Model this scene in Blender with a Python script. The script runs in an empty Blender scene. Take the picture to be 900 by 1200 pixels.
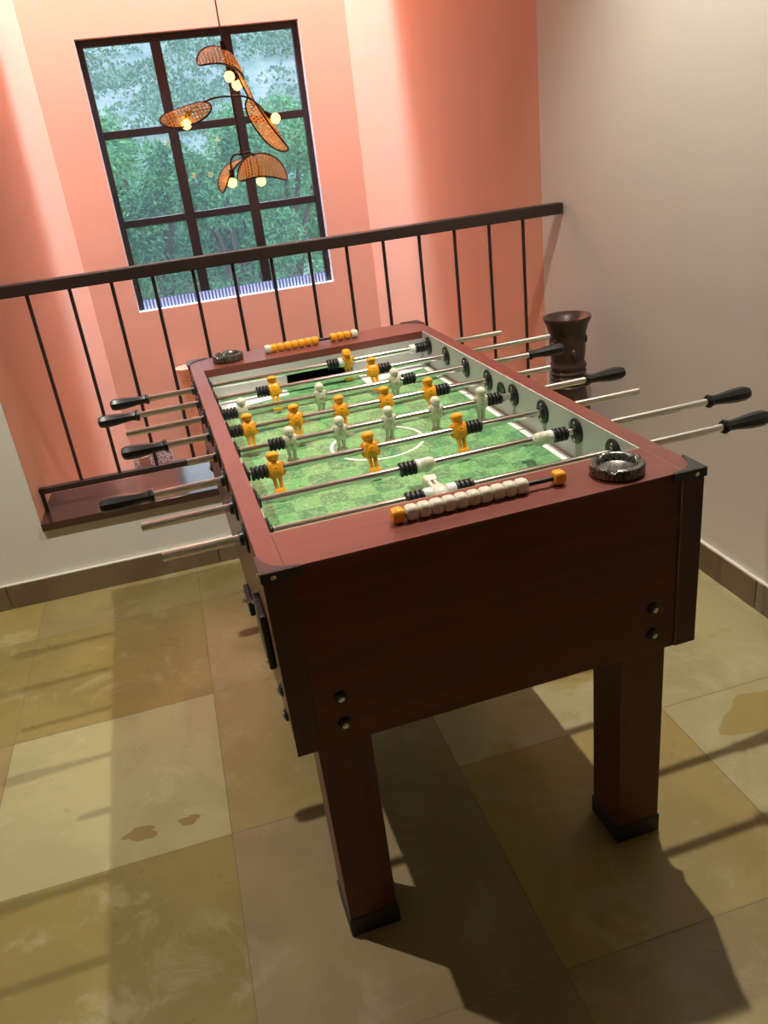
import bpy, bmesh, math, random
from math import pi, sin, cos, sqrt, radians
from mathutils import Vector, Matrix, Euler
random.seed(7)
S = bpy.context.scene
COL = S.collection

# ------------------------------------------------------------------ camera, world, lamps, exposure
cam_d = bpy.data.cameras.new('camera'); cam = bpy.data.objects.new('camera', cam_d); COL.objects.link(cam)
cam_d.sensor_fit = 'HORIZONTAL'; cam_d.sensor_width = 36.0; cam_d.lens = 37.474
cam_d.clip_start = 0.05; cam_d.clip_end = 300
YAW = 0.024191
cam.location = (-0.03927, -1.05080, 1.40527)
cam.rotation_euler = (1.1304891, 0.1133706, -0.2716410)
S.camera = cam
S.view_settings.view_transform = 'Standard'; S.view_settings.look = 'None'
S.view_settings.gamma = 1.0; S.view_settings.use_curve_mapping = False
S.view_settings.exposure = 0.0

W_ = bpy.data.worlds.new('sky'); S.world = W_; W_.use_nodes = True
bg = W_.node_tree.nodes['Background']; bg.inputs[0].default_value = (0.70, 0.87, 1.0, 1); bg.inputs[1].default_value = 3.0

def lamp(name, kind, loc, energy, col, **kw):
    d = bpy.data.lights.new(name, kind); d.energy = energy; d.color = col
    for k, v in kw.items(): setattr(d, k, v)
    o = bpy.data.objects.new(name, d); o.location = loc; COL.objects.link(o); return o
WARM = (1.0, 0.93, 0.80)
lamp('downlight_right', 'SPOT', (1.01, 0.845, 2.84), 180, WARM, spot_size=radians(100), spot_blend=0.8, shadow_soft_size=0.018)
lamp('downlight_left', 'SPOT', (-0.88, 0.80, 2.84), 180, WARM, spot_size=radians(100), spot_blend=0.8, shadow_soft_size=0.018)
sk = lamp('skylight_daylight', 'AREA', (0.42, 4.42, 6.4), 1450, (0.52, 0.74, 1.0), shape='RECTANGLE', size=1.9, size_y=0.9)
po = lamp('window_portal', 'AREA', (0.42, 5.2, 1.31), 1, (1, 1, 1), shape='RECTANGLE', size=1.42, size_y=1.68)
po.rotation_euler = (radians(-90), 0, 0); po.data.cycles.is_portal = True

# ------------------------------------------------------------------ materials
def mat(name, col, rough=0.5, metal=0.0, coat=0.0, spec=None, emit=None, estr=0):
    m = bpy.data.materials.new(name); m.use_nodes = True
    b = m.node_tree.nodes['Principled BSDF']
    b.inputs['Base Color'].default_value = (*col, 1); b.inputs['Roughness'].default_value = rough
    b.inputs['Metallic'].default_value = metal; b.inputs['Coat Weight'].default_value = coat
    if spec is not None: b.inputs['Specular IOR Level'].default_value = spec
    if emit: b.inputs['Emission Color'].default_value = (*emit, 1); b.inputs['Emission Strength'].default_value = estr
    return m
def N(m, t, **kw):
    n = m.node_tree.nodes.new(t)
    for k, v in kw.items():
        if k in n.inputs: n.inputs[k].default_value = v
        else: setattr(n, k, v)
    return n
def L(m, a, b): m.node_tree.links.new(a, b)
def P(m): return m.node_tree.nodes['Principled BSDF']
def coords(m, scale=(1, 1, 1), rot=(0, 0, 0)):
    tc = N(m, 'ShaderNodeTexCoord'); mp = N(m, 'ShaderNodeMapping')
    mp.inputs['Scale'].default_value = scale; mp.inputs['Rotation'].default_value = rot
    L(m, tc.outputs['Object'], mp.inputs['Vector']); return mp.outputs['Vector']
def mixcol(m, fac, a, b, typ='MIX'):
    n = N(m, 'ShaderNodeMix', data_type='RGBA', blend_type=typ)
    if hasattr(fac, 'is_linked') or hasattr(fac, 'links'): L(m, fac, n.inputs[0])
    else: n.inputs[0].default_value = fac
    for v, i in ((a, 6), (b, 7)):
        if isinstance(v, tuple): n.inputs[i].default_value = (*v, 1)
        else: L(m, v, n.inputs[i])
    return n.outputs[2]
def noise(m, vec, scale, detail=4, rough=0.5, dist=0.0):
    n = N(m, 'ShaderNodeTexNoise'); L(m, vec, n.inputs['Vector'])
    n.inputs['Scale'].default_value = scale; n.inputs['Detail'].default_value = detail
    n.inputs['Roughness'].default_value = rough; n.inputs['Distortion'].default_value = dist
    return n.outputs['Fac']
def ramp(m, fac, stops):
    r = N(m, 'ShaderNodeValToRGB'); L(m, fac, r.inputs[0]); e = r.color_ramp.elements
    while len(e) < len(stops): e.new(0.5)
    for k, (p, c) in enumerate(stops):
        e[k].position = p; e[k].color = (*c, 1) if isinstance(c, tuple) else (c, c, c, 1)
    return r.outputs['Color']
def bump(m, h, strength, dist=0.01):
    b = N(m, 'ShaderNodeBump'); b.inputs['Strength'].default_value = strength; b.inputs['Distance'].default_value = dist
    L(m, h, b.inputs['Height']); L(m, b.outputs[0], P(m).inputs['Normal'])

def paint(name, col, col2, rough=0.75):
    m = mat(name, col, rough); v = coords(m)
    f = noise(m, v, 2.2, 5, 0.55); L(m, mixcol(m, ramp(m, f, [(0.35, 0.0), (0.7, 1.0)]), col, col2), P(m).inputs['Base Color'])
    bump(m, noise(m, v, 60, 6, 0.6), 0.06, 0.004); return m
M_PINK = paint('salmon_paint', (0.79, 0.43, 0.285), (0.765, 0.41, 0.27), 0.6)
M_WHITE = paint('cream_paint', (0.76, 0.74, 0.68), (0.73, 0.71, 0.65), 0.6)
M_CEIL = mat('ceiling_paint', (0.75, 0.73, 0.70), 0.8)
M_REVEAL = mat('reveal_skylit_white', (0.85, 0.84, 0.83), 0.6)  # white imitates sky light falling on the sides and sill

def tile(name, a, b, c):
    m = mat(name, a, 0.3); v = coords(m)
    f = noise(m, v, 2.3, 7, 0.62, 0.6); g = noise(m, v, 5.5, 8, 0.68, 0.5)
    k = mixcol(m, ramp(m, f, [(0.44, 0.0), (0.56, 1.0)]), a, b)
    k = mixcol(m, ramp(m, g, [(0.55, 0.0), (0.63, 0.42)]), k, c)
    L(m, k, P(m).inputs['Base Color'])
    L(m, ramp(m, g, [(0.3, 0.24), (0.7, 0.42)]), P(m).inputs['Roughness']); bump(m, f, 0.05, 0.01)
    P(m).inputs['Specular IOR Level'].default_value = 0.35
    return m
T_PALE = tile('stone_pale', (0.43, 0.385, 0.20), (0.37, 0.33, 0.17), (0.52, 0.48, 0.31))
T_OLIVE = tile('stone_olive', (0.295, 0.232, 0.074), (0.245, 0.19, 0.06), (0.42, 0.37, 0.21))
T_TAN = tile('stone_tan', (0.325, 0.254, 0.108), (0.275, 0.21, 0.087), (0.41, 0.35, 0.20))
T_YEL = tile('stone_yellow', (0.37, 0.287, 0.105), (0.315, 0.242, 0.085), (0.45, 0.39, 0.22))
T_GREY = tile('stone_grey', (0.31, 0.235, 0.122), (0.265, 0.20, 0.105), (0.37, 0.32, 0.20))
T_PATCH = tile('stone_patchy', (0.44, 0.39, 0.21), (0.33, 0.25, 0.075), (0.52, 0.47, 0.30))
M_GROUT = mat('grout', (0.20, 0.16, 0.09), 0.7)
M_STAIN = mat('floor_stain', (0.27, 0.195, 0.06), 0.35)
M_SKIRT = tile('skirting_stone', (0.20, 0.145, 0.085), (0.17, 0.12, 0.07), (0.24, 0.19, 0.12))
M_SKIRT2 = tile('skirting_stone_grey', (0.26, 0.23, 0.18), (0.22, 0.19, 0.14), (0.30, 0.27, 0.2))
M_FILLET = mat('fillet_white', (0.75, 0.72, 0.62), 0.6)
M_GRANITE = mat('dark_granite', (0.055, 0.025, 0.022), 0.12, spec=0.6)
M_IRON = mat('dark_iron', (0.030, 0.016, 0.014), 0.45)
M_FRAME = mat('window_brown', (0.022, 0.015, 0.014), 0.4)

def wood(name, a, b, rough=0.32, sc=(1.5, 22, 22)):
    m = mat(name, a, rough); v = coords(m, sc)
    f = noise(m, v, 1.4, 6, 0.6, 0.8); L(m, mixcol(m, ramp(m, f, [(0.35, 0.0), (0.68, 1.0)]), a, b), P(m).inputs['Base Color'])
    P(m).inputs['Specular IOR Level'].default_value = 0.5
    return m
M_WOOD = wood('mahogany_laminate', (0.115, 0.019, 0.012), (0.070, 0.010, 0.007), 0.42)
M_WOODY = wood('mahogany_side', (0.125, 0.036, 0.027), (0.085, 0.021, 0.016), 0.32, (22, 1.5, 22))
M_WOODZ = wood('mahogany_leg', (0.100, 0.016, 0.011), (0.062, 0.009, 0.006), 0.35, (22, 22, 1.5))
M_TOP = wood('mahogany_top', (0.20, 0.054, 0.040), (0.16, 0.040, 0.030), 0.36)  # lighter copy of the mahogany, reflected light on the top put into the colour
M_TOPY = wood('mahogany_top_side', (0.20, 0.054, 0.040), (0.16, 0.040, 0.030), 0.36, (22, 1.5, 22))  # same lightened top colour, grain turned along the sides
M_EDGE = mat('pale_edge', (0.55, 0.42, 0.28), 0.4)
M_TRIM = mat('dark_trim', (0.060, 0.018, 0.015), 0.4)
M_BLACK = mat('black_plastic', (0.012, 0.012, 0.013), 0.35)
M_RUBBER = mat('black_rubber', (0.015, 0.015, 0.016), 0.5)
M_CHROME = mat('chrome', (0.80, 0.78, 0.76), 0.16, 1.0)
M_STEEL = mat('dull_steel', (0.52, 0.47, 0.43), 0.3, 1.0)
M_SCREW = mat('screw_steel', (0.7, 0.69, 0.67), 0.25, 1.0)
M_BOARD = mat('grey_board', (0.55, 0.55, 0.53), 0.45)
M_ORANGE = mat('orange_plastic', (0.92, 0.39, 0.018), 0.33)
M_CREAM = mat('cream_plastic', (0.74, 0.70, 0.56), 0.38)
M_WPLAST = mat('white_plastic', (0.82, 0.82, 0.80), 0.35)
M_LINE = mat('white_line', (0.85, 0.85, 0.84), 0.35)
M_BROWNSTRIP = mat('brown_strip', (0.30, 0.20, 0.15), 0.5)
M_ASH = mat('dark_speckled_metal', (0.10, 0.095, 0.09), 0.3, 0.8)
v = coords(M_ASH); f = noise(M_ASH, v, 420, 2, 0.5)
L(M_ASH, ramp(M_ASH, f, [(0.42, (0.03, 0.028, 0.026)), (0.66, (0.35, 0.34, 0.32))]), P(M_ASH).inputs['Base Color'])
M_VASE = mat('dark_clay', (0.055, 0.030, 0.023), 0.32)
v = coords(M_VASE); f = noise(M_VASE, v, 9, 4); L(M_VASE, mixcol(M_VASE, f, (0.075, 0.038, 0.028), (0.03, 0.018, 0.014)), P(M_VASE).inputs['Base Color'])
# bracket: black paint worn at the edges
M_BRACKET = mat('bracket_black', (0.05, 0.05, 0.052), 0.35, 0.6)
# playfield: two greens in squares, pixelled turf print
M_TURF = mat('printed_turf', (0.1, 0.3, 0.1), 0.38)
v = coords(M_TURF)
ck = N(M_TURF, 'ShaderNodeTexChecker'); ck.inputs['Scale'].default_value = 17.2; L(M_TURF, v, ck.inputs['Vector'])
ck.inputs['Color1'].default_value = (0.16, 0.42, 0.15, 1); ck.inputs['Color2'].default_value = (0.085, 0.25, 0.105, 1)
vo = N(M_TURF, 'ShaderNodeTexVoronoi'); vo.inputs['Scale'].default_value = 190; L(M_TURF, v, vo.inputs['Vector'])
sp = N(M_TURF, 'ShaderNodeSeparateColor'); L(M_TURF, vo.outputs['Color'], sp.inputs[0])
k = mixcol(M_TURF, ramp(M_TURF, sp.outputs[0], [(0.45, 0.0), (0.9, 0.62)]), ck.outputs['Color'], (0.32, 0.56, 0.28))
k = mixcol(M_TURF, ramp(M_TURF, sp.outputs[1], [(0.55, 0.0), (0.95, 0.55)]), k, (0.045, 0.17, 0.075))
L(M_TURF, k, P(M_TURF).inputs['Base Color'])
# woven cane: a net of strands with open holes
def cane(name, col, hole=0.46, scale=60):
    m = mat(name, col, 0.5); nt = m.node_tree
    uv = N(m, 'ShaderNodeUVMap'); sx = N(m, 'ShaderNodeSeparateXYZ'); L(m, uv.outputs[0], sx.inputs[0])
    outs = []
    for ax in (0, 1):
        a = N(m, 'ShaderNodeMath', operation='MULTIPLY'); L(m, sx.outputs[ax], a.inputs[0]); a.inputs[1].default_value = scale
        b = N(m, 'ShaderNodeMath', operation='FRACT'); L(m, a.outputs[0], b.inputs[0])
        c = N(m, 'ShaderNodeMath', operation='SUBTRACT'); L(m, b.outputs[0], c.inputs[0]); c.inputs[1].default_value = 0.5
        d = N(m, 'ShaderNodeMath', operation='ABSOLUTE'); L(m, c.outputs[0], d.inputs[0])
        e = N(m, 'ShaderNodeMath', operation='LESS_THAN'); L(m, d.outputs[0], e.inputs[0]); e.inputs[1].default_value = hole / 2
        outs.append(e)
    hh = N(m, 'ShaderNodeMath', operation='MULTIPLY'); L(m, outs[0].outputs[0], hh.inputs[0]); L(m, outs[1].outputs[0], hh.inputs[1])
    tr = N(m, 'ShaderNodeBsdfTransparent'); tl = N(m, 'ShaderNodeBsdfTranslucent'); tl.inputs[0].default_value = (0.9, 0.5, 0.13, 1)
    m1 = N(m, 'ShaderNodeMixShader'); m1.inputs[0].default_value = 0.45
    L(m, P(m).outputs[0], m1.inputs[1]); L(m, tl.outputs[0], m1.inputs[2])
    m2 = N(m, 'ShaderNodeMixShader'); L(m, hh.outputs[0], m2.inputs[0]); L(m, m1.outputs[0], m2.inputs[1]); L(m, tr.outputs[0], m2.inputs[2])
    L(m, m2.outputs[0], nt.nodes['Material Output'].inputs[0]); return m
M_CANE = cane('woven_cane', (0.62, 0.36, 0.10))
M_RIM = mat('cane_rim', (0.05, 0.022, 0.012), 0.5)
M_BULB = mat('bulb_glow', (1, 0.8, 0.4), 0.3, emit=(1.0, 0.56, 0.11), estr=5.5)
M_TERRA = mat('peach_fitting', (0.80, 0.42, 0.25), 0.5)
# glass
M_GLASS = bpy.data.materials.new('window_glass'); M_GLASS.use_nodes = True
nt = M_GLASS.node_tree; nt.nodes.remove(nt.nodes['Principled BSDF'])
tr = N(M_GLASS, 'ShaderNodeBsdfTransparent'); gl = N(M_GLASS, 'ShaderNodeBsdfGlossy'); gl.inputs['Roughness'].default_value = 0.02
df = N(M_GLASS, 'ShaderNodeBsdfTranslucent'); df.inputs[0].default_value = (0.75, 0.88, 1.0, 1)  # bluish veil: dirty glass, plus haze of the view put into the pane
fr = N(M_GLASS, 'ShaderNodeFresnel'); fr.inputs[0].default_value = 1.45
m0 = N(M_GLASS, 'ShaderNodeMixShader'); m0.inputs[0].default_value = 0.06; L(M_GLASS, tr.outputs[0], m0.inputs[1]); L(M_GLASS, df.outputs[0], m0.inputs[2])
m1 = N(M_GLASS, 'ShaderNodeMixShader'); L(M_GLASS, fr.outputs[0], m1.inputs[0]); L(M_GLASS, m0.outputs[0], m1.inputs[1]); L(M_GLASS, gl.outputs[0], m1.inputs[2])
L(M_GLASS, m1.outputs[0], nt.nodes['Material Output'].inputs[0])
# outdoors
def leafmat(name, a, b, c):
    m = mat(name, a, 0.45); v = coords(m)
    k = mixcol(m, ramp(m, noise(m, v, 3.0, 3), [(0.4, 0.0), (0.62, 1.0)]), a, b)
    k = mixcol(m, ramp(m, noise(m, v, 23, 2), [(0.55, 0.0), (0.72, 1.0)]), k, c)
    L(m, k, P(m).inputs['Base Color']); return m
M_LEAF = leafmat('leaf_green', (0.055, 0.21, 0.09), (0.085, 0.28, 0.115), (0.27, 0.52, 0.27))
M_LEAF2 = leafmat('leaf_bright', (0.08, 0.29, 0.11), (0.13, 0.37, 0.14), (0.34, 0.60, 0.28))
M_BARK = mat('bark', (0.09, 0.06, 0.045), 0.9)
M_HILL = mat('hill_ground', (0.2, 0.2, 0.2), 0.95); v = coords(M_HILL, (1, 1, 1))
k = mixcol(M_HILL, ramp(M_HILL, noise(M_HILL, v, 0.35, 6, 0.65), [(0.42, 0.0), (0.58, 1.0)]), (0.34, 0.38, 0.42), (0.20, 0.27, 0.28))  # pale blue-grey imitates distance haze in the ground colour
L(M_HILL, mixcol(M_HILL, ramp(M_HILL, noise(M_HILL, v, 1.3, 5, 0.7), [(0.5, 0.0), (0.66, 1.0)]), k, (0.20, 0.33, 0.24)), P(M_HILL).inputs['Base Color'])
M_SHRUB = leafmat('shrub_grey_green', (0.13, 0.24, 0.18), (0.19, 0.30, 0.21), (0.28, 0.44, 0.32))  # greens paled towards grey, distance haze put into the colour
M_SHEET = mat('blue_white_sheet', (0.55, 0.63, 0.82), 0.45); M_SLOT = mat('slot_blue_grey', (0.10, 0.13, 0.24), 0.6)

# ------------------------------------------------------------------ mesh builder
class MB:
    def __init__(s): s.v = []; s.f = []; s.mi = []; s.uv = None
    def add(s, vs, fs, mi=0):
        o = len(s.v); s.v += [tuple(p) for p in vs]; s.f += [tuple(i + o for i in f) for f in fs]; s.mi += [mi] * len(fs); return s
    def box(s, x0, x1, y0, y1, z0, z1, mi=0):
        vs = [(x, y, z) for z in (z0, z1) for y in (y0, y1) for x in (x0, x1)]
        return s.add(vs, [(0, 2, 3, 1), (4, 5, 7, 6), (0, 1, 5, 4), (2, 6, 7, 3), (0, 4, 6, 2), (1, 3, 7, 5)], mi)
    def prism(s, pts, z0, z1, mi=0):
        n = len(pts); vs = [(x, y, z0) for x, y in pts] + [(x, y, z1) for x, y in pts]
        fs = [tuple(range(n))[::-1], tuple(range(n, 2 * n))] + [(i, (i + 1) % n, n + (i + 1) % n, n + i) for i in range(n)]
        return s.add(vs, fs, mi)
    def lathe(s, prof, n=24, M=None, mi=0, off=0.0, close=True):
        vs = []; fs = []
        for r, z in prof:
            for k in range(n):
                a = 2 * pi * k / n + off; vs.append((r * cos(a), r * sin(a), z))
        for j in range(len(prof) - 1):
            for k in range(n):
                a, b = j * n + k, j * n + (k + 1) % n; fs.append((a, b, b + n, a + n))
        if close:
            fs.append(tuple(range(n))[::-1]); fs.append(tuple(range((len(prof) - 1) * n, len(prof) * n)))
        if M is not None: vs = [M @ Vector(p) for p in vs]
        return s.add(vs, fs, mi)
    def cyl(s, p, q, r, n=16, mi=0, r2=None):
        return s.lathe([(r, 0), (r if r2 is None else r2, (Vector(q) - Vector(p)).length)], n, frame(p, q), mi)
    def tube(s, pts, r, n=10, closed=False, mi=0):
        pts = [Vector(p) for p in pts]; m = len(pts); vs = []; fs = []; up = None
        for i in range(m):
            d = (pts[(i + 1) % m] - pts[i - 1]) if closed else (pts[min(i + 1, m - 1)] - pts[max(i - 1, 0)])
            d.normalize()
            if up is None: up = d.orthogonal().normalized()
            up = (up - d * up.dot(d)).normalized(); w = d.cross(up)
            for k in range(n):
                a = 2 * pi * k / n; vs.append(pts[i] + up * (r * cos(a)) + w * (r * sin(a)))
        for i in range(m if closed else m - 1):
            for k in range(n):
                a, b = i * n + k, i * n + (k + 1) % n; c, d_ = ((i + 1) % m) * n + (k + 1) % n, ((i + 1) % m) * n + k
                fs.append((a, b, c, d_))
        if not closed: fs += [tuple(range(n))[::-1], tuple(range((m - 1) * n, m * n))]
        return s.add(vs, fs, mi)
    def sphere(s, c, r, n=16, m=10, sc=(1, 1, 1), mi=0):
        prof = [(max(1e-5, r * sin(pi * j / m)), -r * cos(pi * j / m)) for j in range(m + 1)]
        M = Matrix.Translation(Vector(c)) @ Matrix.Diagonal((*sc, 1))
        return s.lathe(prof, n, M, mi)
    def loft(s, secs, n=16, e=3.0, M=None, mi=0):      # sections (z, half x, half y, cx, cy) as superellipses
        vs = []; fs = []
        for z, a, b, cx, cy in secs:
            for k in range(n):
                t = 2 * pi * k / n; c_, s_ = cos(t), sin(t)
                vs.append((cx + a * math.copysign(abs(c_) ** (2 / e), c_), cy + b * math.copysign(abs(s_) ** (2 / e), s_), z))
        for j in range(len(secs) - 1):
            for k in range(n):
                a, b = j * n + k, j * n + (k + 1) % n; fs.append((a, b, b + n, a + n))
        fs += [tuple(range(n))[::-1], tuple(range((len(secs) - 1) * n, len(secs) * n))]
        if M is not None: vs = [M @ Vector(p) for p in vs]
        return s.add(vs, fs, mi)
    def build(s, name, mats, parent=None, bevel=0.0, smooth=True, angle=38, loc=None, segs=2):
        me = bpy.data.meshes.new(name); me.from_pydata(s.v, [], s.f)
        for m in (mats if isinstance(mats, (list, tuple)) else [mats]): me.materials.append(m)
        me.polygons.foreach_set('material_index', s.mi)
        if smooth:
            me.polygons.foreach_set('use_smooth', [True] * len(s.f)); me.set_sharp_from_angle(angle=radians(angle))
        me.update()
        o = bpy.data.objects.new(name, me); COL.objects.link(o)
        if parent is not None: o.parent = parent
        if loc: o.location = loc
        if bevel:
            b = o.modifiers.new('edge', 'BEVEL'); b.width = bevel; b.segments = segs; b.limit_method = 'ANGLE'; b.angle_limit = radians(40)
        return o
def frame(p, q):
    p, q = Vector(p), Vector(q); z = (q - p).normalized(); x = z.orthogonal().normalized(); y = z.cross(x)
    return Matrix(((x.x, y.x, z.x, p.x), (x.y, y.y, z.y, p.y), (x.z, y.z, z.z, p.z), (0, 0, 0, 1)))
def empty(name, loc=(0, 0, 0), rz=0.0):
    o = bpy.data.objects.new(name, None); o.empty_display_size = 0.1; o.location = loc; o.rotation_euler = (0, 0, rz); COL.objects.link(o); return o
def tag(o, label=None, cat=None, group=None, kind=None):
    if label: o['label'] = label
    if cat: o['category'] = cat
    if group: o['group'] = group
    if kind: o['kind'] = kind
    return o
def struct(o, label, cat): return tag(o, label, cat, kind='structure')
def copy_part(o, parent, loc=None):
    c = o.copy(); COL.objects.link(c); c.parent = parent
    if loc is not None: c.location = loc
    return c

# ------------------------------------------------------------------ setting: room
XR, YP, YO, YF, XJ, XL2 = 1.447, 1.774, 2.064, 4.92, -0.66, -0.575
LOW, CEIL, TOP = -2.6, 2.9, 6.5
# floor: stone slabs 0.555 m
mb = MB(); S_ = 0.555; gx0, gy0 = -0.170 - 5 * S_, 0.385 - 6 * S_
table = {(-1, 0): 0, (-1, -1): 1, (-1, 1): 1, (0, -1): 4, (0, 0): 2, (0, 1): 2, (1, 0): 5, (1, -1): 3, (1, 1): 2, (2, -1): 0, (2, 0): 0, (-2, 0): 2, (-1, 2): 2, (0, 2): 2, (2, 1): 2, (-2, 1): 1, (1, -2): 2, (0, -2): 4}
def cx(v, a, b): return max(a, min(b, v))
for i in range(-5, 4):
    for j in range(-6, 3):
        x0, x1 = cx(-0.170 + i * S_, -3.0, XR), cx(-0.170 + (i + 1) * S_, -3.0, XR)
        y0, y1 = cx(0.385 + j * S_, -3.0, YP), cx(0.385 + (j + 1) * S_, -3.0, YP)
        if x1 - x0 < 0.02 or y1 - y0 < 0.02: continue
        k = table.get((i + 0, j), random.choice([1, 2, 3, 4, 2]))
        g = 0.0011
        mb.add([(x0 + g, y0 + g, 0), (x1 - g, y0 + g, 0), (x1 - g, y1 - g, 0), (x0 + g, y1 - g, 0)], [(0, 1, 2, 3)], k)
mb.box(-3.0, XR, -3.0, YP, -0.12, -0.0004, 6)
# dried marks on the slabs
def blotch(cx_, cy_, a, b, seed, mi=7):
    r = random.Random(seed); n = 44; ph = [r.uniform(0, 6.3) for _ in range(3)]
    pts = []
    for q in range(n):
        t = 2 * pi * q / n; rr = 1 + 0.16 * sin(2 * t + ph[0]) + 0.14 * sin(3 * t + ph[1]) + 0.10 * sin(5 * t + ph[2]) + 0.05 * sin(9 * t + ph[0])
        pts.append((cx_ + a * rr * cos(t), cy_ + b * rr * sin(t), 0.0003))
    mb.add(pts, [tuple(range(n))], mi)
blotch(-0.377, 0.468, 0.040, 0.020, 5); blotch(-0.264, 0.467, 0.021, 0.017, 8); blotch(1.20, 0.26, 0.15, 0.085, 12, 3); blotch(1.22, 0.08, 0.10, 0.045, 4, 3)
struct(mb.build('floor', [T_PALE, T_OLIVE, T_TAN, T_YEL, T_GREY, T_PATCH, M_GROUT, M_STAIN], smooth=False), 'olive and tan polished stone slab floor under the table', 'floor')

struct(MB().box(XR, XR + 0.2, -3.0, YO, -0.12, CEIL).build('wall_right', M_WHITE, smooth=False), 'cream painted wall on the right of the football table', 'wall')
struct(MB().box(-3.0, XJ, YP, YP + 0.09, -0.12, CEIL).build('wall_front', M_WHITE, smooth=False), 'cream wall left of the salmon opening', 'wall')
struct(MB().box(XJ, XR, YP, YO, LOW, 0.272).build('wall_parapet', M_WHITE, smooth=False), 'low cream parapet wall under the dark ledge', 'wall')
struct(MB().box(-3.2, -3.0, -3.0, YP + 0.09, -0.12, CEIL).build('wall_left', M_WHITE, smooth=False), 'cream wall closing the room on the left', 'wall')
struct(MB().box(-3.2, XR + 0.2, -3.2, -3.0, -0.12, CEIL).build('wall_back', M_WHITE, smooth=False), 'cream wall behind the viewer', 'wall')
struct(MB().box(-3.2, XR + 0.2, -3.2, 3.80, CEIL, CEIL + 0.15).build('ceiling', M_CEIL, smooth=False), 'pale ceiling slab over the room and gallery', 'ceiling')
# stairwell beyond the opening
struct(MB().box(XR, XR + 0.2, YO, YF + 0.23, LOW, TOP).build('wall_stairwell_right', M_PINK, smooth=False), 'salmon wall on the right of the stairwell', 'wall')
struct(MB().prism([(XJ + 0.001, YP + 0.002), (XL2, YF), (XL2, YF + 0.23), (-0.95, YF + 0.23), (-0.95, YP + 0.002)], LOW, TOP).build('wall_stairwell_left', M_PINK, smooth=False), 'salmon wall on the left of the stairwell', 'wall')
WX0, WX1, WZ0, WZ1 = -0.285, 1.128, 0.478, 2.15
mb = MB()
mb.box(XL2, WX0, YF, YF + 0.23, LOW, TOP); mb.box(WX1, XR, YF, YF + 0.23, LOW, TOP)
mb.box(WX0, WX1, YF, YF + 0.23, LOW, WZ0); mb.box(WX0, WX1, YF, YF + 0.23, WZ1, TOP)
struct(mb.build('wall_far', M_PINK, smooth=False), 'salmon far wall holding the gridded window', 'wall')
struct(MB().box(-0.95, XR + 0.2, 3.80, 3.95, CEIL, TOP).build('wall_upper', M_PINK, smooth=False), 'salmon upper wall above the gallery slab', 'wall')
struct(MB().box(-0.95, XR + 0.2, YO, YF, LOW - 0.15, LOW).build('floor_lower', T_TAN, smooth=False), 'stone floor at the foot of the stairwell', 'floor')
struct(MB().box(XJ + 0.002, XR, YP - 0.014, YO + 0.006, 0.273, 0.302).build('trim_1', M_GRANITE, bevel=0.003), 'dark polished stone ledge capping the parapet', 'ledge')

def skirting(name, label, boxes, fillet):
    mb = MB()
    for b, k in boxes: mb.box(*b, k)
    mb.box(*fillet, 2)
    struct(mb.build(name, [M_SKIRT, M_SKIRT2, M_FILLET], smooth=False), label, 'baseboard')
skirting('baseboard_front', 'brown stone baseboard below the cream parapet',
         [((-2.99, -0.842, YP - 0.012, YP - 0.0005, 0.001, 0.092), 0), ((-0.838, -0.08, YP - 0.012, YP - 0.0005, 0.001, 0.092), 0), ((-0.076, 0.66, YP - 0.012, YP - 0.0005, 0.001, 0.092), 0), ((0.664, XR - 0.014, YP - 0.012, YP - 0.0005, 0.001, 0.092), 0)],
         (-2.99, XR - 0.014, YP - 0.012, YP - 0.0005, 0.0923, 0.0965))
skirting('baseboard_right', 'brown stone baseboard along the right cream wall',
         [((XR - 0.012, XR - 0.0005, -2.99, 0.664, 0.001, 0.096), 1), ((XR - 0.012, XR - 0.0005, 0.668, YP - 0.0005, 0.001, 0.096), 0)],
         (XR - 0.012, XR - 0.0005, -2.99, YP - 0.0005, 0.0963, 0.102))

# window_1: brown grid frame set back in a white reveal
YW0, YW1 = YF + 0.055, YF + 0.10
mb = MB(); fw = 0.042
def wb(x0, x1, z0, z1, d0=0.0, d1=0.0): mb.box(x0, x1, YW0 + d0, YW1 - d1, z0, z1)
wb(WX0 + .004, WX0 + fw, WZ0 + .004, WZ1 - .004); wb(WX1 - fw, WX1 - .004, WZ0 + .004, WZ1 - .004)
wb(WX0 + fw, WX1 - fw, WZ1 - fw, WZ1 - .004); wb(WX0 + fw, WX1 - fw, WZ0 + .004, WZ0 + 0.03)
MXS, MZS = (0.200, 0.652), (1.055, 1.605)
for x in MXS: wb(x - 0.033, x + 0.033, WZ0 + 0.03, WZ1 - fw, 0.004, 0.004)
xs = [WX0 + fw, MXS[0] - 0.033, MXS[0] + 0.033, MXS[1] - 0.033, MXS[1] + 0.033, WX1 - fw]
for z in MZS:
    for a in (0, 2, 4): wb(xs[a], xs[a + 1], z - 0.024, z + 0.024, 0.006, 0.006)
win = struct(mb.build('window_1', M_FRAME, bevel=0.003), 'dark brown nine-pane window in the salmon far wall', 'window')
mb = MB(); zs = [WZ0 + 0.03, MZS[0] - .024, MZS[0] + .024, MZS[1] - .024, MZS[1] + .024, WZ1 - fw]
for a in (0, 2, 4):
    for b in (0, 2, 4): mb.box(xs[a], xs[a + 1], YW0 + 0.020, YW0 + 0.024, zs[b], zs[b + 1])
mb.build('pane', M_GLASS, win, smooth=False)
for z in (2.02, 0.62): MB().box(WX1 - 0.022, WX1 - 0.004, YW0 - 0.012, YW0, z - 0.03, z + 0.03).build('hinge', M_FRAME, win, bevel=0.002)
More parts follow.
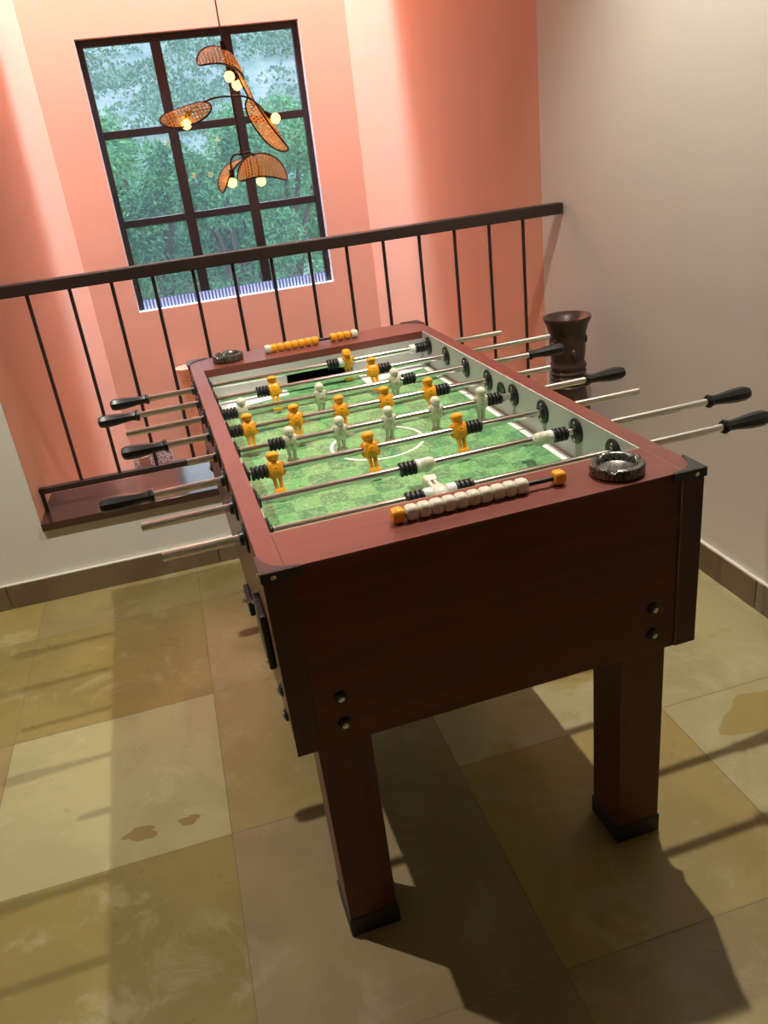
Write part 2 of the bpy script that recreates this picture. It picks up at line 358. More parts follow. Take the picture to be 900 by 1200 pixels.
for z in (2.02, 0.62): MB().box(WX0 + 0.004, WX0 + 0.022, YW0 - 0.012, YW0, z - 0.03, z + 0.03).build('hinge', M_FRAME, win, bevel=0.002)
mb = MB(); n = 54; xa = WX0 + fw; pw = (WX1 - WX0 - 2 * fw) / n
mb.box(WX0 + fw, WX1 - fw, YW0 - .004, YW0 - .001, WZ0 + .004, WZ0 + .070, 1)
for i in range(n): mb.box(xa + pw * i, xa + pw * (i + .48), YW0 - .012, YW0 - .004, WZ0 + .004, WZ0 + .066)
o = mb.build('vent_strip', [M_SHEET, M_SLOT], win, smooth=False); o['label'] = 'bluish white ribbed strip along the foot of the window'
mb = MB(); e = 0.002
mb.box(WX0, WX0 + e, YF + .001, YW0 + 0.17, WZ0, WZ1); mb.box(WX1 - e, WX1, YF + .001, YW0 + 0.17, WZ0, WZ1); mb.box(WX0 + e, WX1 - e, YF + .001, YW0 + 0.17, WZ0, WZ0 + e)
struct(mb.build('trim_2', M_REVEAL, smooth=False), 'white reveal around the window, sky light put into its colour', 'window reveal')

# ------------------------------------------------------------------ football table (built in its own axes, then set down)
TW, TL, TH, HB = 0.75, 1.464, 0.846, 0.4995
ROT = Matrix.Rotation(YAW, 4, 'Z')
tc = ROT @ Vector((TW / 2, TL / 2, 0))
tab = tag(empty('foosball_table', tc, YAW), 'dark red wooden foosball table with orange and cream players in the middle of the room', 'foosball table')
OFF = (-TW / 2, -TL / 2, 0.0)
def part(mb, name, m, parent=tab, bevel=0.0, label=None, **kw):
    o = mb.build(name, m, parent, bevel=bevel, loc=OFF if parent is tab else None, **kw)
    if label: o['label'] = label
    return o
ZT = TH - 0.022
t = 0.035
for y0, y1 in ((0.0, 0.03), (TL - 0.03, TL)):
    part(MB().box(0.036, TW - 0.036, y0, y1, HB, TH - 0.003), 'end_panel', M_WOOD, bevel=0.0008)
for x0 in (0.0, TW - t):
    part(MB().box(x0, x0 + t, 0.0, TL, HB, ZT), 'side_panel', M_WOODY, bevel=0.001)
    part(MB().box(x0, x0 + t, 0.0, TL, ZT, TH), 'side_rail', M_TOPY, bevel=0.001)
for y0, y1, ya, yb in ((0.0005, 0.130, 0.0301, 0.130), (1.312, TL - 0.0005, 1.312, TL - 0.0301)):
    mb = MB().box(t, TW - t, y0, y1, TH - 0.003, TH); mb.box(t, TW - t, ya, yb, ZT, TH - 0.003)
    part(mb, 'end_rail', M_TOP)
part(MB().box(t, TW - t, 0.130, 0.1325, TH - 0.012, TH - 0.0005), 'edge_strip', M_EDGE, label='thin pale edge strip')
for xa, xb in ((-0.002, 0.0385), (TW - 0.0385, TW + 0.002)):
    for ya, yb in ((-0.003, -0.0003), (TL + 0.0003, TL + 0.003)):
        part(MB().box(xa, xb, ya, yb, HB, ZT + 0.012), 'corner_trim', M_TRIM, bevel=0.001)
for x in (TW - 0.0402,): part(MB().box(x, x + .0012, -.0032, -.0001, HB, TH - .016), 'seam', mat('seam_grey', (0.30, 0.22, 0.19), 0.5), smooth=False)
# inside of the box
FZ = 0.748
mb = MB(); mb.box(t, t + 0.003, 0.130, 1.312, FZ - 0.02, ZT)
part(mb, 'inner_board', M_BOARD, smooth=False); part(MB().box(TW - t - 0.003, TW - t, 0.130, 1.312, FZ - 0.02, ZT + 0.021), 'inner_board', M_BOARD, smooth=False)
gx0, gx1, gz = 0.272, 0.478, 0.795
for y0, y1 in ((0.124, 0.130), (1.312, 1.318)):
    mb = MB(); mb.box(t, gx0, y0, y1, FZ - 0.02, ZT); mb.box(gx1, TW - t, y0, y1, FZ - 0.02, ZT); mb.box(gx0, gx1, y0, y1, gz, ZT)
    part(mb, 'goal_wall', M_BOARD, smooth=False)
for y0, y1 in ((0.03, 0.124), (1.318, TL - 0.03)):
    mb = MB(); mb.box(gx0 - .003, gx1 + .003, y0 + .002, y1 - .001, FZ - 0.03, FZ - 0.025); mb.box(gx0 - .003, gx0, y0 + .002, y1 - .001, FZ - 0.025, gz); mb.box(gx1, gx1 + .003, y0 + .002, y1 - .001, FZ - 0.025, gz); mb.box(gx0, gx1, y0 + .002, y1 - .001, gz, gz + .003)
    yb = y0 + .002 if y0 < 0.1 else y1 - .003
    mb.box(gx0, gx1, yb, yb + .002, FZ - 0.025, gz)
    part(mb, 'goal_box', M_BLACK, smooth=False)
field = part(MB().box(t + 0.003, TW - t - 0.003, 0.130, 1.312, FZ - 0.012, FZ), 'playfield', M_TURF, smooth=False)
mz0, mz1 = FZ + 0.0002, FZ + 0.0008
def marking(mb, m=M_LINE, name='field_marking'): return mb.build(name, m, field, smooth=False)
for xa, xb in ((t + .004, t + .0185), (TW - t - .031, TW - t - .012)):
    mb = MB()
    y = 0.135
    while y < 1.30:
        mb.box(xa, xb, y, min(y + 0.105, 1.308), mz0, mz1); y += 0.112  # gaps in the strip imitate reflections of the rods
    marking(mb)
marking(MB().box(TW - t - .012, TW - t - .0035, 0.131, 1.311, mz0, mz1), M_BROWNSTRIP, 'brown_border')
def ring(cx_, cy_, r, w, a0=0, a1=2 * pi, n=72):
    mb = MB(); vs = []; fs = []
    for i in range(n + 1):
        a = a0 + (a1 - a0) * i / n
        for rr in (r, r + w): vs.append((cx_ + rr * cos(a), cy_ + rr * sin(a), mz1))
    fs = [(2 * i, 2 * i + 1, 2 * i + 3, 2 * i + 2) for i in range(n)]
    return mb.add(vs, fs)
marking(ring(0.372, 0.695, 0.106, 0.008))
# white corner sheets at the far end
for xa, xb in ((t + .02, 0.262), (0.488, TW - t - .032)):
    marking(MB().prism([(xa, 1.19), (xb, 1.24), (xb, 1.308), (xa, 1.308)], mz1, mz1 + .0004), M_LINE, 'white_corner_panel')

# legs
lx, ls, ly, ld = 0.0323, 0.1012, 0.0308, 0.1043
for xa in (lx, TW - lx - ls):
    for ya in (ly, TL - ly - ld):
        lg = part(MB().box(xa + .003, xa + ls - .003, ya + .002, ya + ld - .003, 0.004, HB + 0.12), 'leg', M_WOODZ, bevel=0.002)
        mb = MB(); mb.box(xa, xa + ls, ya - .001, ya + ld, 0.0, 0.0455)
        c = mb.build('foot_cap', M_RUBBER, lg, bevel=0.003); c['label'] = 'black rubber foot cap'
# leg bolts: black washer, steel head
def bolt(p, d):
    p = Vector(p); d = Vector(d)
    w = MB().lathe([(0.0115, 0), (0.0115, 0.003), (0.0085, 0.0055)], 20, frame(p, p + d))
    o = part(w, 'bolt', M_BLACK); s = MB().lathe([(0.0055, 0.0057), (0.0055, 0.0075), (0.003, 0.0095)], 14, frame(p, p + d)).build('bolt_head', M_SCREW, o); s['label'] = 'steel bolt head'
for x in (0.084, 0.664):
    for z in (0.592, 0.538):
        bolt((x, -0.0002, z), (0, -1, 0)); bolt((x, TL + 0.0002, z), (0, 1, 0))
for y in (0.085, TL - 0.085):
    for z in (0.575, 0.522):
        bolt((-0.0002, y, z), (-1, 0, 0)); bolt((TW + 0.0002, y, z), (1, 0, 0))
# corner brackets
def bracket(X, Y, sx, sy):
    n = 10; a = 0.058; out = -0.0022; pts = [(out, out), (a, out)]
    for i in range(n + 1):
        th = i / n
        px = a * (1 - th) ** 1.0; py = a * th
        bow = 0.016 * sin(pi * th)
        pts.append((max(px - bow * .7, out + .001) if 0 < i < n else px, max(py - bow * .7, out + .001) if 0 < i < n else py))
    pts.append((out, a))
    if pts[2] == (a, 0.0): pass
    P2 = [(X + sx * x, Y + sy * y) for x, y in pts]
    if sx * sy < 0: P2 = P2[::-1]
    mb = MB().prism(P2, TH + 0.0003, TH + 0.0022)
    xs_ = sorted((X + sx * out, X + sx * a)); ys_ = sorted((Y + sy * out, Y + sy * (-0.0034 if True else 0)))
    mb.box(xs_[0], xs_[1], min(Y - sy * .0058, Y - sy * .0034), max(Y - sy * .0058, Y - sy * .0034), TH - 0.014, TH + 0.0022)
    mb.box(min(X - sx * .0045, X - sx * .0022), max(X - sx * .0045, X - sx * .0022), min(Y - sy * .0058, Y + sy * a), max(Y - sy * .0058, Y + sy * a), TH - 0.014, TH + 0.0022)
    o = part(mb, 'corner_bracket', M_BRACKET, smooth=False)
    for p, d in (((X + sx * 0.015, Y - sy * .006, TH - .007), (0, -sy, 0)), ((X - sx * .0047, Y + sy * .012, TH - .007), (-sx, 0, 0))):
        p = Vector(p); d = Vector(d)
        MB().lathe([(0.0042, 0), (0.0042, 0.001), (0.002, 0.003)], 14, frame(p, p + d)).build('screw', M_SCREW, o)
for X, sx in ((0, 1), (TW, -1)):
    for Y, sy in ((0, 1), (TL, -1)): bracket(X, Y, sx, sy)
# plates on the left side
for y0, y1, z0, z1 in ((0.105, 0.195, 0.605, 0.712), (0.47, 0.56, 0.50, 0.535)):
    mb = MB(); mb.box(-0.012, -0.0003, y0, y1, z0, z1)
    o = part(mb, 'side_plate', M_BLACK, bevel=0.003)
    for yy, zz in ((y0 + .012, z0 + .012), (y1 - .012, z1 - .012)):
        MB().lathe([(0.004, 0), (0.004, .001), (0.002, .003)], 12, frame((-.0122, yy, zz), (-.02, yy, zz))).build('screw', M_SCREW, o)
# ball serving cup in the right wall
part(MB().lathe([(0.024, 0), (0.024, 0.003), (0.018, 0.0035), (0.016, 0.001)], 28, frame((TW - t - .0032, 0.725, 0.80), (TW - t - .03, 0.725, 0.80))), 'serving_cup', M_BLACK)

# rods
RY = [1.257, 1.107, 0.957, 0.806, 0.655, 0.504, 0.355, 0.212]; RZ = 0.810
def figure(orange):
    mb = MB(); k = 1.22 if orange else 1.0
    mb.loft([(-.0195, .0090 * k, .0085, 0, 0), (-.014, .0125 * k, .0118, 0, 0), (-.005, .0140 * k, .0138, 0, 0), (.005, .0145 * k, .0138, 0, 0), (.0115, .0145 * k, .0115, 0, 0), (.0160, .0115 * k, .0085, 0, 0), (.0180, .0060, .0060, 0, 0)], 24, 2.8)
    for sx in (-1, 1):     # arms held to the sides
        mb.loft([(-.016, .0028, .0045, sx * .0128 * k, -.001), (-.006, .0042, .0060, sx * .0150 * k, 0), (.006, .0046, .0066, sx * .0154 * k, 0), (.0125, .0034, .0055, sx * .0138 * k, 0)], 12, 2.2)
    mb.loft([(.0150, .0058, .0058, 0, 0), (.0195, .0058, .0058, 0, 0)], 14, 2)   # neck
    mb.sphere((0, 0, .0255), .0128 if orange else .0122, 20, 14, (1, 1.02, .92))
    if orange:             # cap and brim
        mb.lathe([(.0138, .0262), (.0138, .0290), (.0120, .0335), (.0075, .0365), (.001, .0378)], 22)
        mb.loft([(.0260, .0125, .0110, 0, -.0090), (.0280, .0125, .0110, 0, -.0090)], 18, 2.2)
    # legs with the slot between, then the boot block
    for sx in (-1, 1):
        mb.loft([(-.050, .0039, .0060, sx * .0056, 0), (-.034, .0038, .0060, sx * .0055, 0), (-.016, .0050, .0078, sx * .0064, 0)], 12, 3)
    mb.loft([(-.0590, .0125, .0082, 0, 0), (-.0572, .0134, .0090, 0, 0), (-.0445, .0124, .0080, 0, 0), (-.0415, .0105, .0066, 0, 0)], 22, 5)
    # boss and screw recess on the chest
    mb.lathe([(.0050, 0), (.0050, .0020), (.0034, .0022), (.0028, .0008)], 16, frame((0, -.0128, -.001), (0, -.02, -.001)))
    return mb
XF = Matrix.Rotation(pi / 2, 4, 'Y')
def along(x0, d=1): return frame((x0, 0, 0), (x0 + d, 0, 0))
def bumper_mb():
    pr = [(.0088, -.0175)]
    for k in range(4):
        z = -.0175 + k * .0089
        pr += [(.0125, z), (.0148, z + .0016), (.0148, z + .0056), (.0125, z + .0072), (.0108, z + .0074), (.0108, z + .0088)]
    pr += [(.0088, .0178)]
    return MB().lathe(pr, 22, along(0))
def collar_mb(): return MB().lathe([(.009, -.009), (.0125, -.009), (.0138, -.007), (.0138, .007), (.0125, .009), (.009, .009)], 22, along(0))
def grip_mb(d):
    pr = [(.009, 0), (.0135, .0005), (.0148, .003), (.0148, .0075), (.0120, .0105), (.0108, .020), (.0118, .034), (.0142, .052), (.0158, .068), (.0162, .084), (.0155, .097), (.0125, .1045), (.006, .107)]
    return MB().lathe(pr, 8, along(0, d), off=pi / 8)
fig_o = figure(True).build('player_figure', M_ORANGE); fig_w = figure(False).build('player_figure', M_CREAM)
bp0 = bumper_mb().build('bumper', M_RUBBER); co0 = collar_mb().build('collar', M_WPLAST)
gl0 = grip_mb(-1).build('handle_grip', M_BLACK, angle=25); gr0 = grip_mb(1).build('handle_grip', M_BLACK, angle=25)
first = set()
def use(o, parent, loc, rx=0.0, label=None):
    if o.name in first: o = copy_part(o, parent)
    else: first.add(o.name); o.parent = parent
    o.location = loc; o.rotation_euler = (rx, 0, 0)
    if label: o['label'] = label
    return o
RODS = [  # left end, right end, grip side, team, tilt, players, bumpers, collars
    (-.145, .951, -1, 'o', 4, (.451,), (.407, .683), (.433, .658)),
    (-.175, 1.041, -1, 'o', -24, (.202, .489), (.171, .523), ()),
    (-.198, .912, 1, 'w', 4, (.094, .300, .506), (.063, .546), ()),
    (-.115, .886, -1, 'o', -22, (.089, .204, .318, .435, .551), (.056, .585), ()),
    (-.069, .916, 1, 'w', 6, (.162, .278, .395, .511, .626), (.130, .661), ()),
    (-.158, .953, -1, 'o', -24, (.101, .307, .510), (.068, .544), ()),
    (-.174, 1.037, 1, 'w', 64, (.380, .628), (.342, .672), (.366, .648)),
    (-.143, .966, 1, 'w', 96, (.356,), (.308, .403), (.333, .379))]
for (xl, xr, side, team, tilt, pl, bu, cl), y in zip(RODS, RY):
    mb = MB(); c = TW / 2
    mb.lathe([(.0052, .0), (.0080, .0), (.0080, xr - xl), (.0052, xr - xl), (.0052, xr - xl - .03)], 20, along(xl - c), close=False)
    mb.lathe([(.0052, .02), (.0001, .02)], 20, along(xl - c), close=False); mb.lathe([(.0052, xr - xl - .02), (.0001, xr - xl - .02)], 20, along(xl - c), close=False)
    rod = mb.build('rod', M_CHROME, tab, loc=(0, y - TL / 2, RZ))
    for x in pl:
        use(fig_o if team == 'o' else fig_w, rod, (x - c, 0, 0), radians(tilt), 'orange player figure in a cap' if team == 'o' else 'cream player figure')
    for x in bu: use(bp0, rod, (x - c, 0, 0), 0, 'black ribbed rubber bumper')
    for x in cl: use(co0, rod, (x - c, 0, 0), 0, 'white plastic collar')
    if side < 0: use(gl0, rod, (xl + .012 - c, 0, 0), 0, 'black faceted grip')
    else: use(gr0, rod, (xr - .012 - c, 0, 0), 0, 'black faceted grip')
    for x0, d in ((t + .0032, 1), (TW - t - .0032, -1)):      # bushings inside and out
        xo = -0.0003 if d > 0 else TW + 0.0003
        for xx, dd, dep in ((x0, d, .009), (xo, -d, .012)):
            mb = MB().lathe([(.0083, 0), (.027, 0), (.027, .003), (.0235, .0045), (.014, .005), (.0125, dep), (.0083, dep)], 26, frame((xx, y, RZ), (xx + dd, y, RZ)), close=False)
            b = part(mb, 'bushing', M_BLACK, angle=30)
            for a in (pi / 2, 3 * pi / 2):
                p = (xx + dd * .0040, y + .0175 * cos(a), RZ + .0175 * sin(a))
                MB().lathe([(.0035, 0), (.0035, .0015), (.0015, .0025)], 10, frame(p, (p[0] + dd, p[1], p[2]))).build('screw', M_SCREW, b)

# score counters: beads on a rail
def bead_mb(): 
    return MB().loft([(-.0105, .0075, .0075, 0, 0), (-.0095, .0100, .0100, 0, 0), (-.005, .0124, .0124, 0, 0), (.005, .0124, .0124, 0, 0), (.0095, .0100, .0100, 0, 0), (.0105, .0075, .0075, 0, 0)], 20, 3.0, XF)
bd = {'o': bead_mb().build('score_bead', M_ORANGE), 'w': bead_mb().build('score_bead', M_CREAM)}
used = set()
def counter(y, x0, x1, beads):
    c = TW / 2; z = TH + 0.0128
    mb = MB(); mb.cyl((x0 - c, 0, 0), (x1 - c, 0, 0), .0042, 12)
    for x in (x0, x1): mb.box(x - c - .0035, x - c + .0035, -.0045, .0045, -.0123, .002)
    r = mb.build('score_rail', M_BLACK, tab, loc=(0, y - TL / 2, z))
    for x, k in beads:
        o = bd[k]
        if k in used: o = copy_part(o, r)
        else: used.add(k); o.parent = r
        o.location = (x - c, 0, 0); o['label'] = 'orange score bead' if k == 'o' else 'cream score bead'
counter(0.063, 0.232, 0.516, [(0.232, 'o')] + [(0.2553 + i * .0214, 'w') for i in range(10)] + [(0.516, 'o')])
counter(1.386, 0.240, 0.515, [(0.240, 'w')] + [(0.2590 + i * .0215, 'o') for i in range(7)] + [(0.4475 + i * .0215, 'o') for i in range(3)] + [(0.5145, 'w')])

# ------------------------------------------------------------------ ashtrays on the end rails
def ashtray(x, y, label, grp, src=None):
    p = ROT @ Vector((x, y, TH))
    n = 48; prof = [(.001, 0), (.043, 0), (.046, .003), (.0465, .015), (.0455, .019), (.042, .0212), (.038, .0212), (.035, .019), (.031, .0085), (.026, .0065), (.001, .006)]
    vs = []; fs = []
    for q, (r, z) in enumerate(prof):
        for k in range(n):
            a = 2 * pi * k / n; dz = 0
            if 4 <= q <= 7:
                for nn in range(3):
                    d_ = abs((a - 1.9 - nn * 2 * pi / 3 + pi) % (2 * pi) - pi)
                    if d_ < 0.17: dz = -.006 * (1 - (d_ / .17) ** 2)
            vs.append((r * cos(a), r * sin(a), z + dz))
    for j in range(len(prof) - 1):
        for k in range(n): a_, b_ = j * n + k, j * n + (k + 1) % n; fs.append((a_, b_, b_ + n, a_ + n))
    fs += [tuple(range(n))[::-1], tuple(range((len(prof) - 1) * n, len(prof) * n))]
    o = MB().add(vs, fs).build('ashtray', M_ASH, loc=(p.x, p.y, TH + .0004)); o.rotation_euler.z = YAW
    return tag(o, label, 'ashtray', grp)
ashtray(0.622, 0.056, 'dark speckled round ashtray on the near end of the table by the cream beads', 'ashtrays on the table ends')
ashtray(0.117, 1.390, 'dark round ashtray on the far left corner of the table by the railing', 'ashtrays on the table ends')

# ------------------------------------------------------------------ tall vase by the wall
vp = [(.001, 0), (.085, 0), (.088, .012), (.080, .03), (.066, .07), (.060, .12), (.064, .18), (.075, .25), (.083, .32), (.084, .36), (.078, .41), (.070, .45), (.066, .475), (.069, .490), (.064, .496), (.070, .505), (.064, .514), (.0695, .523), (.0635, .532), (.069, .541), (.0635, .550), (.0685, .560), (.066, .570), (.060, .578), (.061, .59), (.0645, .62), (.0655, .655), (.067, .685), (.074, .712), (.0835, .731), (.086, .738), (.0845, .744), (.078, .742), (.064, .728), (.048, .712), (.030, .70), (.001, .695)]
vs_ = empty('vase', (1.312, 1.60, 0))
tag(vs_, 'tall dark brown ribbed vase with flared rim standing by the right wall', 'vase')
MB().lathe(vp, 48).build('body', M_VASE, vs_, angle=50)
for k in range(6):    # raised knobs round the neck
    a = k * pi / 3 + 0.4
    MB().sphere((.060 * cos(a), .060 * sin(a), .615 + (k % 2) * .045), .012, 14, 8, (1, 1, 1.6)).build('ornament', M_VASE, vs_)

# ------------------------------------------------------------------ railing on the ledge
YRL = 1.90
rl = tag(empty('railing', ((XJ + XR) / 2, YRL, 0.303)), 'dark iron railing with thin upright bars on the stone ledge', 'railing')
cxr = (XJ + XR) / 2
def rpart(mb, name, bevel=0.0):
    o = mb.build(name, M_IRON, rl, bevel=bevel); o.location = (-cxr, -YRL, -0.303); return o
rpart(MB().box(XJ + .003, XR - .002, YRL - .024, YRL + .024, 1.062, 1.102), 'top_rail', 0.003)
rpart(MB().box(XJ + .003, XR - .002, YRL - .012, YRL + .012, 0.366, 0.388), 'bottom_rail', 0.002)
x = -0.503
for k in range(14):
    rpart(MB().cyl((x, YRL, 0.387), (x, YRL, 1.063), 0.0062, 10), 'baluster'); x += 0.1378
for px in (XJ + 0.012, 0.40, XR - 0.012):
    rpart(MB().box(px - .006, px + .006, YRL - .006, YRL + .006, 0.303, 0.367), 'foot')

# ------------------------------------------------------------------ chandelier
CY = 3.3; HX = 0.439
ch = tag(empty('chandelier', (HX, CY, CEIL)), 'woven cane chandelier with curled shades and glowing bulbs hanging before the window', 'chandelier')
def cpart(mb, name, m, parent=ch, **kw):
    o = mb.build(name, m, parent, **kw); o.location = (-HX, -CY, -CEIL) if parent is ch else (0, 0, 0); return o
cpart(MB().lathe([(.05, CEIL - .025), (.05, CEIL - .001)], 24, Matrix.Translation((HX, CY, 0))), 'ceiling_rose', M_IRON)
cpart(MB().cyl((HX, CY, 1.885), (HX, CY, CEIL - .024), .0035, 8), 'cord', M_IRON)
cpart(MB().box(HX - .012, HX + .012, CY - .012, CY + .012, 1.852, 1.888), 'hub', M_IRON, bevel=.002)
cpart(MB().cyl((HX, CY, 1.39), (HX, CY, 1.853), .005, 10), 'stem', M_IRON)
def bez(p0, p1, p2, n=14):
    p0, p1, p2 = Vector(p0), Vector(p1), Vector(p2)
    return [p0 * (1 - t_) ** 2 + p1 * 2 * t_ * (1 - t_) + p2 * t_ * t_ for t_ in [i / n for i in range(n + 1)]]
def shade(c, Ld, Nd, a, b, bl, bw, twist=0.0):
    """oval cane sheet: half sizes a, b; bl / bw = bend angle along its length / width (curling away from the normal)."""
    Ld = Vector(Ld).normalized(); Nd = Vector(Nd); Nd = (Nd - Ld * Nd.dot(Ld)).normalized(); Wd = Nd.cross(Ld); c = Vector(c)
    def pt(u, v_):
        u *= a; v_ *= b; q = Vector((u, v_, 0)); n_ = 0
        rl_ = 2 * a / max(bl, .01); rw = 2 * b / max(bw, .01)
        x_ = rl_ * sin(u / rl_); n_ -= rl_ * (1 - cos(u / rl_))
        y_ = rw * sin(v_ / rw); n_ -= rw * (1 - cos(v_ / rw))
        tw = twist * u / a; y2 = y_ * cos(tw) - n_ * sin(tw) * .0; n_ += y_ * sin(tw)
        return c + Ld * x_ + Wd * y2 + Nd * n_
    mb = MB(); R, K = 10, 48; vs = [pt(0, 0)]; uv = [(0, 0)]
    for i in range(1, R + 1):
        for k in range(K):
            th = 2 * pi * k / K; u, v_ = i / R * cos(th), i / R * sin(th); vs.append(pt(u, v_)); uv.append((u * a, v_ * b))
    fs = [(0, 1 + k, 1 + (k + 1) % K) for k in range(K)]
    for i in range(R - 1):
        for k in range(K):
            a_, b_ = 1 + i * K + k, 1 + i * K + (k + 1) % K; fs.append((a_, a_ + K, b_ + K, b_))
    mb.add(vs, fs)
    o = cpart(mb, 'lamp_shade', M_CANE, angle=80)
    ul = o.data.uv_layers.new(name='UVMap')
    for lp in o.data.loops: ul.data[lp.index].uv = (uv[lp.vertex_index][0] * 1.0 + 1, uv[lp.vertex_index][1] + 1)
    cpart(MB().tube([pt(cos(2 * pi * k / K), sin(2 * pi * k / K)) for k in range(K)], .0042, 8, True), 'shade_rim', M_RIM, parent=o)
def bulb(p, d, arm_pts):
    p = Vector(p); d = Vector(d).normalized()
    cpart(MB().tube(arm_pts, .0045, 8), 'arm', M_IRON)
    o = cpart(MB().sphere(p, .024, 18, 12), 'bulb', M_BULB); o['label'] = 'glowing round bulb'
    cpart(MB().cyl(p + d * .020, p + d * .058, .013, 14), 'socket', M_IRON, parent=o)
# upper pair
shade((.440, 3.27, 1.838), (.86, .22, -.30), (.16, -.50, .85), .150, .090, 2.6, 0.8)
bulb((.439, 3.25, 1.735), (0.1, .3, 1), bez((.439, 3.3, 1.85), (.46, 3.31, 1.83), (.445, 3.267, 1.785)))
bulb((.480, 3.36, 1.705), (-0.2, -.2, 1), bez((.439, 3.3, 1.85), (.50, 3.36, 1.84), (.471, 3.348, 1.755)))
# left arm
shade((.205, 3.24, 1.612), (.96, .10, .19), (-.05, -.72, .68), .128, .066, 0.4, 1.9)
bulb((.198, 3.235, 1.558), (.35, .5, .8), bez((.439, 3.3, 1.655), (.33, 3.31, 1.675), (.218, 3.264, 1.605)))
# right arm: one curled strip above, one below
shade((.535, 3.38, 1.690), (.36, .12, -.92), (.88, -.35, .33), .090, .050, 0.6, 0.9)
shade((.608, 3.34, 1.525), (.52, .12, -.84), (.72, .45, .50), .150, .085, 0.5, 2.8)
bulb((.629, 3.28, 1.540), (-.75, .25, .45), bez((.439, 3.3, 1.655), (.53, 3.30, 1.665), (.583, 3.293, 1.572)))
# lower pair
shade((.525, 3.24, 1.352), (.98, -.05, -.10), (-.02, -.62, .78), .160, .085, 2.5, 0.6)
shade((.348, 3.36, 1.335), (.62, .15, .70), (-.75, -.20, .66), .105, .080, 1.7, 0.5)
bulb((.368, 3.30, 1.279), (.15, 0, 1), bez((.439, 3.3, 1.40), (.37, 3.3, 1.42), (.376, 3.3, 1.328)))
bulb((.512, 3.30, 1.269), (-.05, 0, 1), bez((.439, 3.3, 1.40), (.51, 3.3, 1.43), (.509, 3.3, 1.318)))

# ------------------------------------------------------------------ fittings low on the far wall
wl = tag(empty('wall_lamp', (-0.05, YF, -0.02)), 'small peach wall light on the salmon far wall below the window', 'wall lamp')
MB().lathe([(.040, -.11), (.052, -.10), (.056, -.02), (.054, .005), (.066, .012), (.066, .020), (.058, .030), (.066, .06), (.082, .088), (.078, .089), (.055, .03), (.045, -.09)], 28, Matrix.Translation((0, -.10, 0)), close=False).build('lamp_body', M_TERRA, wl)
MB().box(-.025, .025, -.050, -.001, -.05, .00).build('bracket', M_TERRA, wl, bevel=.003)
M_PAT = mat('patterned_tile', (0.6, 0.5, 0.45), 0.5)
v = coords(M_PAT); vo = N(M_PAT, 'ShaderNodeTexVoronoi', feature='DISTANCE_TO_EDGE'); vo.inputs['Scale'].default_value = 38; L(M_PAT, v, vo.inputs['Vector'])
L(M_PAT, ramp(M_PAT, vo.outputs['Distance'], [(0.05, (0.72, 0.60, 0.56)), (0.13, (0.30, 0.22, 0.19))]), P(M_PAT).inputs['Base Color'])
pn = tag(empty('patterned_panel', (-0.44, YF, -0.85)), 'patterned grey and white panel with brown squares low on the far wall', 'panel')
MB().box(-.133, .150, -.022, -.001, -.40, .34).build('panel_face', M_PAT, pn, bevel=.003)
M_INLAY = mat('inlay_brown', (0.36, 0.16, 0.09), 0.5)
for z in (.20, .02, -.16): MB().box(-.092, -.020, -.028, -.0225, z, z + .085).build('panel_inlay', M_INLAY, pn, bevel=.002)

# ------------------------------------------------------------------ outdoors
# ground and hillside
def hz(x, y):
    b = LOW - 0.3
    if y > 14: b += (y - 14) * 0.24
    return b + 0.35 * sin(x * .35 + y * .21) + 0.2 * sin(x * .9 - y * .5) * (1 if y > 12 else .2)
mb = MB(); vs = []; fs = []; nx, ny = 60, 60
for j in range(ny + 1):
    for i in range(nx + 1):
        xx, yy = -30 + 75 * i / nx, 5.2 + 80 * (j / ny) ** 1.4; vs.append((xx, yy, hz(xx, yy)))
for j in range(ny):
    for i in range(nx): a_ = j * (nx + 1) + i; fs.append((a_, a_ + 1, a_ + nx + 2, a_ + nx + 1))
tag(mb.add(vs, fs).build('hillside', M_HILL, angle=60), 'grey green scrubby hillside rising beyond the trees', 'hill', kind='structure')
def leaf(mb, p, d, w, ln, mi=0):
    d = d.normalized(); s_ = d.cross(Vector((random.gauss(0, 1), random.gauss(0, 1), random.gauss(0, 1)))).normalized(); nrm = d.cross(s_)
    mb.add([p, p + d * ln * .45 + s_ * w + nrm * w * .3, p + d * ln, p + d * ln * .45 - s_ * w + nrm * w * .3], [(0, 1, 2, 3)], mi)
def crown(rx, rz, h, n, ln):
    mb = MB(); blobs = []
    for _ in range(16):
        a = random.uniform(0, 2 * pi); rr = random.uniform(.2, .75); zz = random.uniform(-.75, .8); sc = sqrt(max(.1, 1 - zz * zz * .8))
        blobs.append((Vector((rx * rr * sc * cos(a), rx * rr * sc * sin(a), h + rz * zz)), random.uniform(.28, .48) * rx))
    for q in range(n):
        c_, r = random.choice(blobs); d = Vector((random.gauss(0, 1), random.gauss(0, 1), random.gauss(0, 1))).normalized()
        p = c_ + d * r * random.uniform(.65, 1.05)
        leaf(mb, p, d * .6 + Vector((random.gauss(0, .6), random.gauss(0, .6), random.gauss(-.15, .5))), ln * .2, ln * random.uniform(.7, 1.3))
    return mb, blobs
protos = []
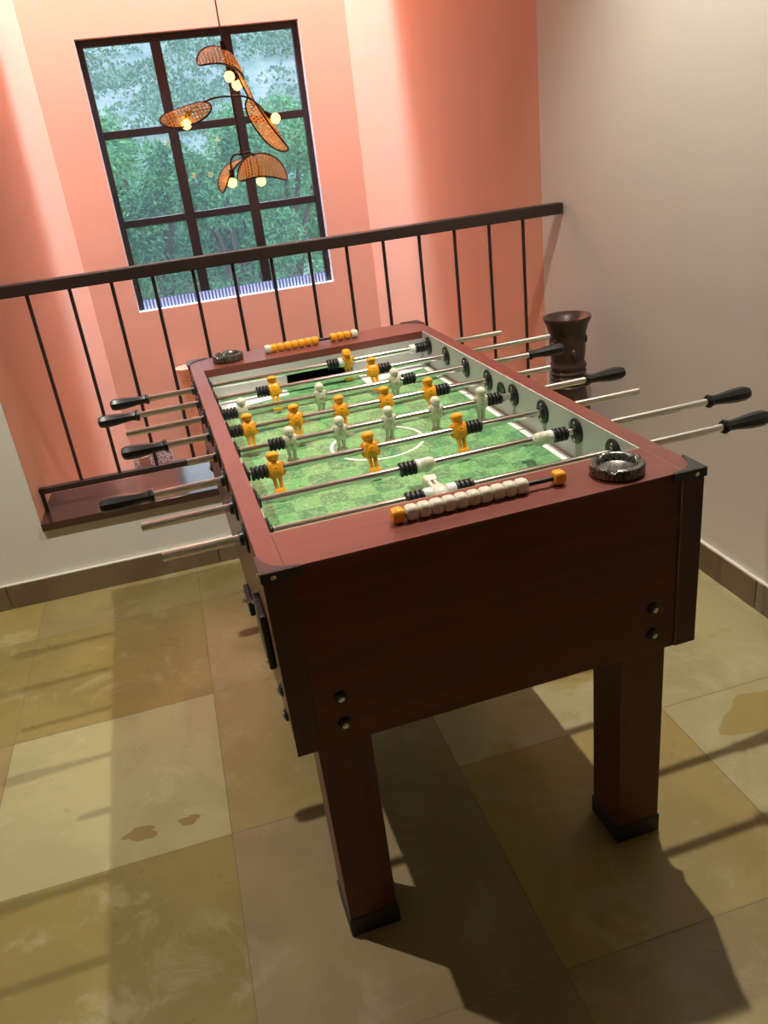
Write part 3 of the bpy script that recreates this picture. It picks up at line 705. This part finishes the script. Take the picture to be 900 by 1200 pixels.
for kind, (rx, rz, h, n, ln, m) in enumerate([(.88, 2.15, 2.65, 13500, .090, M_LEAF), (.88, 2.1, 2.65, 13500, .082, M_LEAF2)]):
    mb, blobs = crown(rx, rz, h, n, ln)
    f_ = mb.build('foliage', m, smooth=False)
    tb = MB().tube([(0, 0, 0), (.05, .02, 1.2), (0, .05, 2.2), (.05, 0, 3.2)], .09, 8)
    for c_, r in blobs[:8]: tb.tube([(0, .04, 1.8), c_ * .5 + Vector((0, 0, 1.1)), c_], .03, 6)
    t_ = tb.build('trunk', M_BARK); protos.append((f_, t_))
usedp = set()
SPOTS = [(-0.95, 9.2, 1, .0, 1.04, 'leafy tree outside the left of the window, nearest one there'),
         (0.85, 9.0, 0, 1.0, .96, 'leafy tree outside the middle of the window, nearest one there'),
         (2.75, 9.2, 0, 2.2, 1.02, 'leafy tree outside the right of the window, nearest one there'),
         (-0.10, 11.6, 0, 3.3, 1.02, 'green tree filling the gap behind the left and middle trees'),
         (1.80, 11.7, 1, 4.1, 1.12, 'bright green tree filling the gap behind the middle and right trees'),
         (-1.75, 13.9, 0, 1.3, 1.00, 'green tree farthest left in the back row outside the window'),
         (0.80, 14.0, 0, 5.2, .98, 'green tree in the middle of the back row outside the window'),
         (-0.45, 16.3, 1, 0.4, 1.0, 'green tree farthest away, seen behind the left of the window'),
         (2.00, 16.4, 0, 2.9, 1.02, 'green tree farthest away, seen behind the right of the window'),
         (3.10, 14.0, 1, 5.9, 1.08, 'bright green tree farthest right in the back row outside the window')]
for x, y, k, rz, sc, lab in SPOTS:
    tr_ = tag(empty('tree', (x, y, hz(x, y) - .05), rz), lab, 'tree', 'trees outside the window'); tr_.scale = (sc, sc, sc)
    for o in protos[k]:
        if o.name in usedp: copy_part(o, tr_)
        else: usedp.add(o.name); o.parent = tr_
mb = MB()
for q in range(520):
    x, y = random.uniform(-8, 14), random.uniform(19.5, 60); r = random.uniform(.35, .9); z = hz(x, y)
    for _ in range(80):
        d = Vector((random.gauss(0, 1), random.gauss(0, 1), abs(random.gauss(0, 1)))).normalized()
        leaf(mb, Vector((x, y, z)) + Vector((d.x * r, d.y * r, d.z * r * .8)), d + Vector((random.gauss(0, .5), random.gauss(0, .5), .3)), r * .09, r * .26)
tag(mb.build('hill_shrubs', M_SHRUB, smooth=False), 'scattered grey green scrub covering the hillside', 'shrubs', kind='stuff')
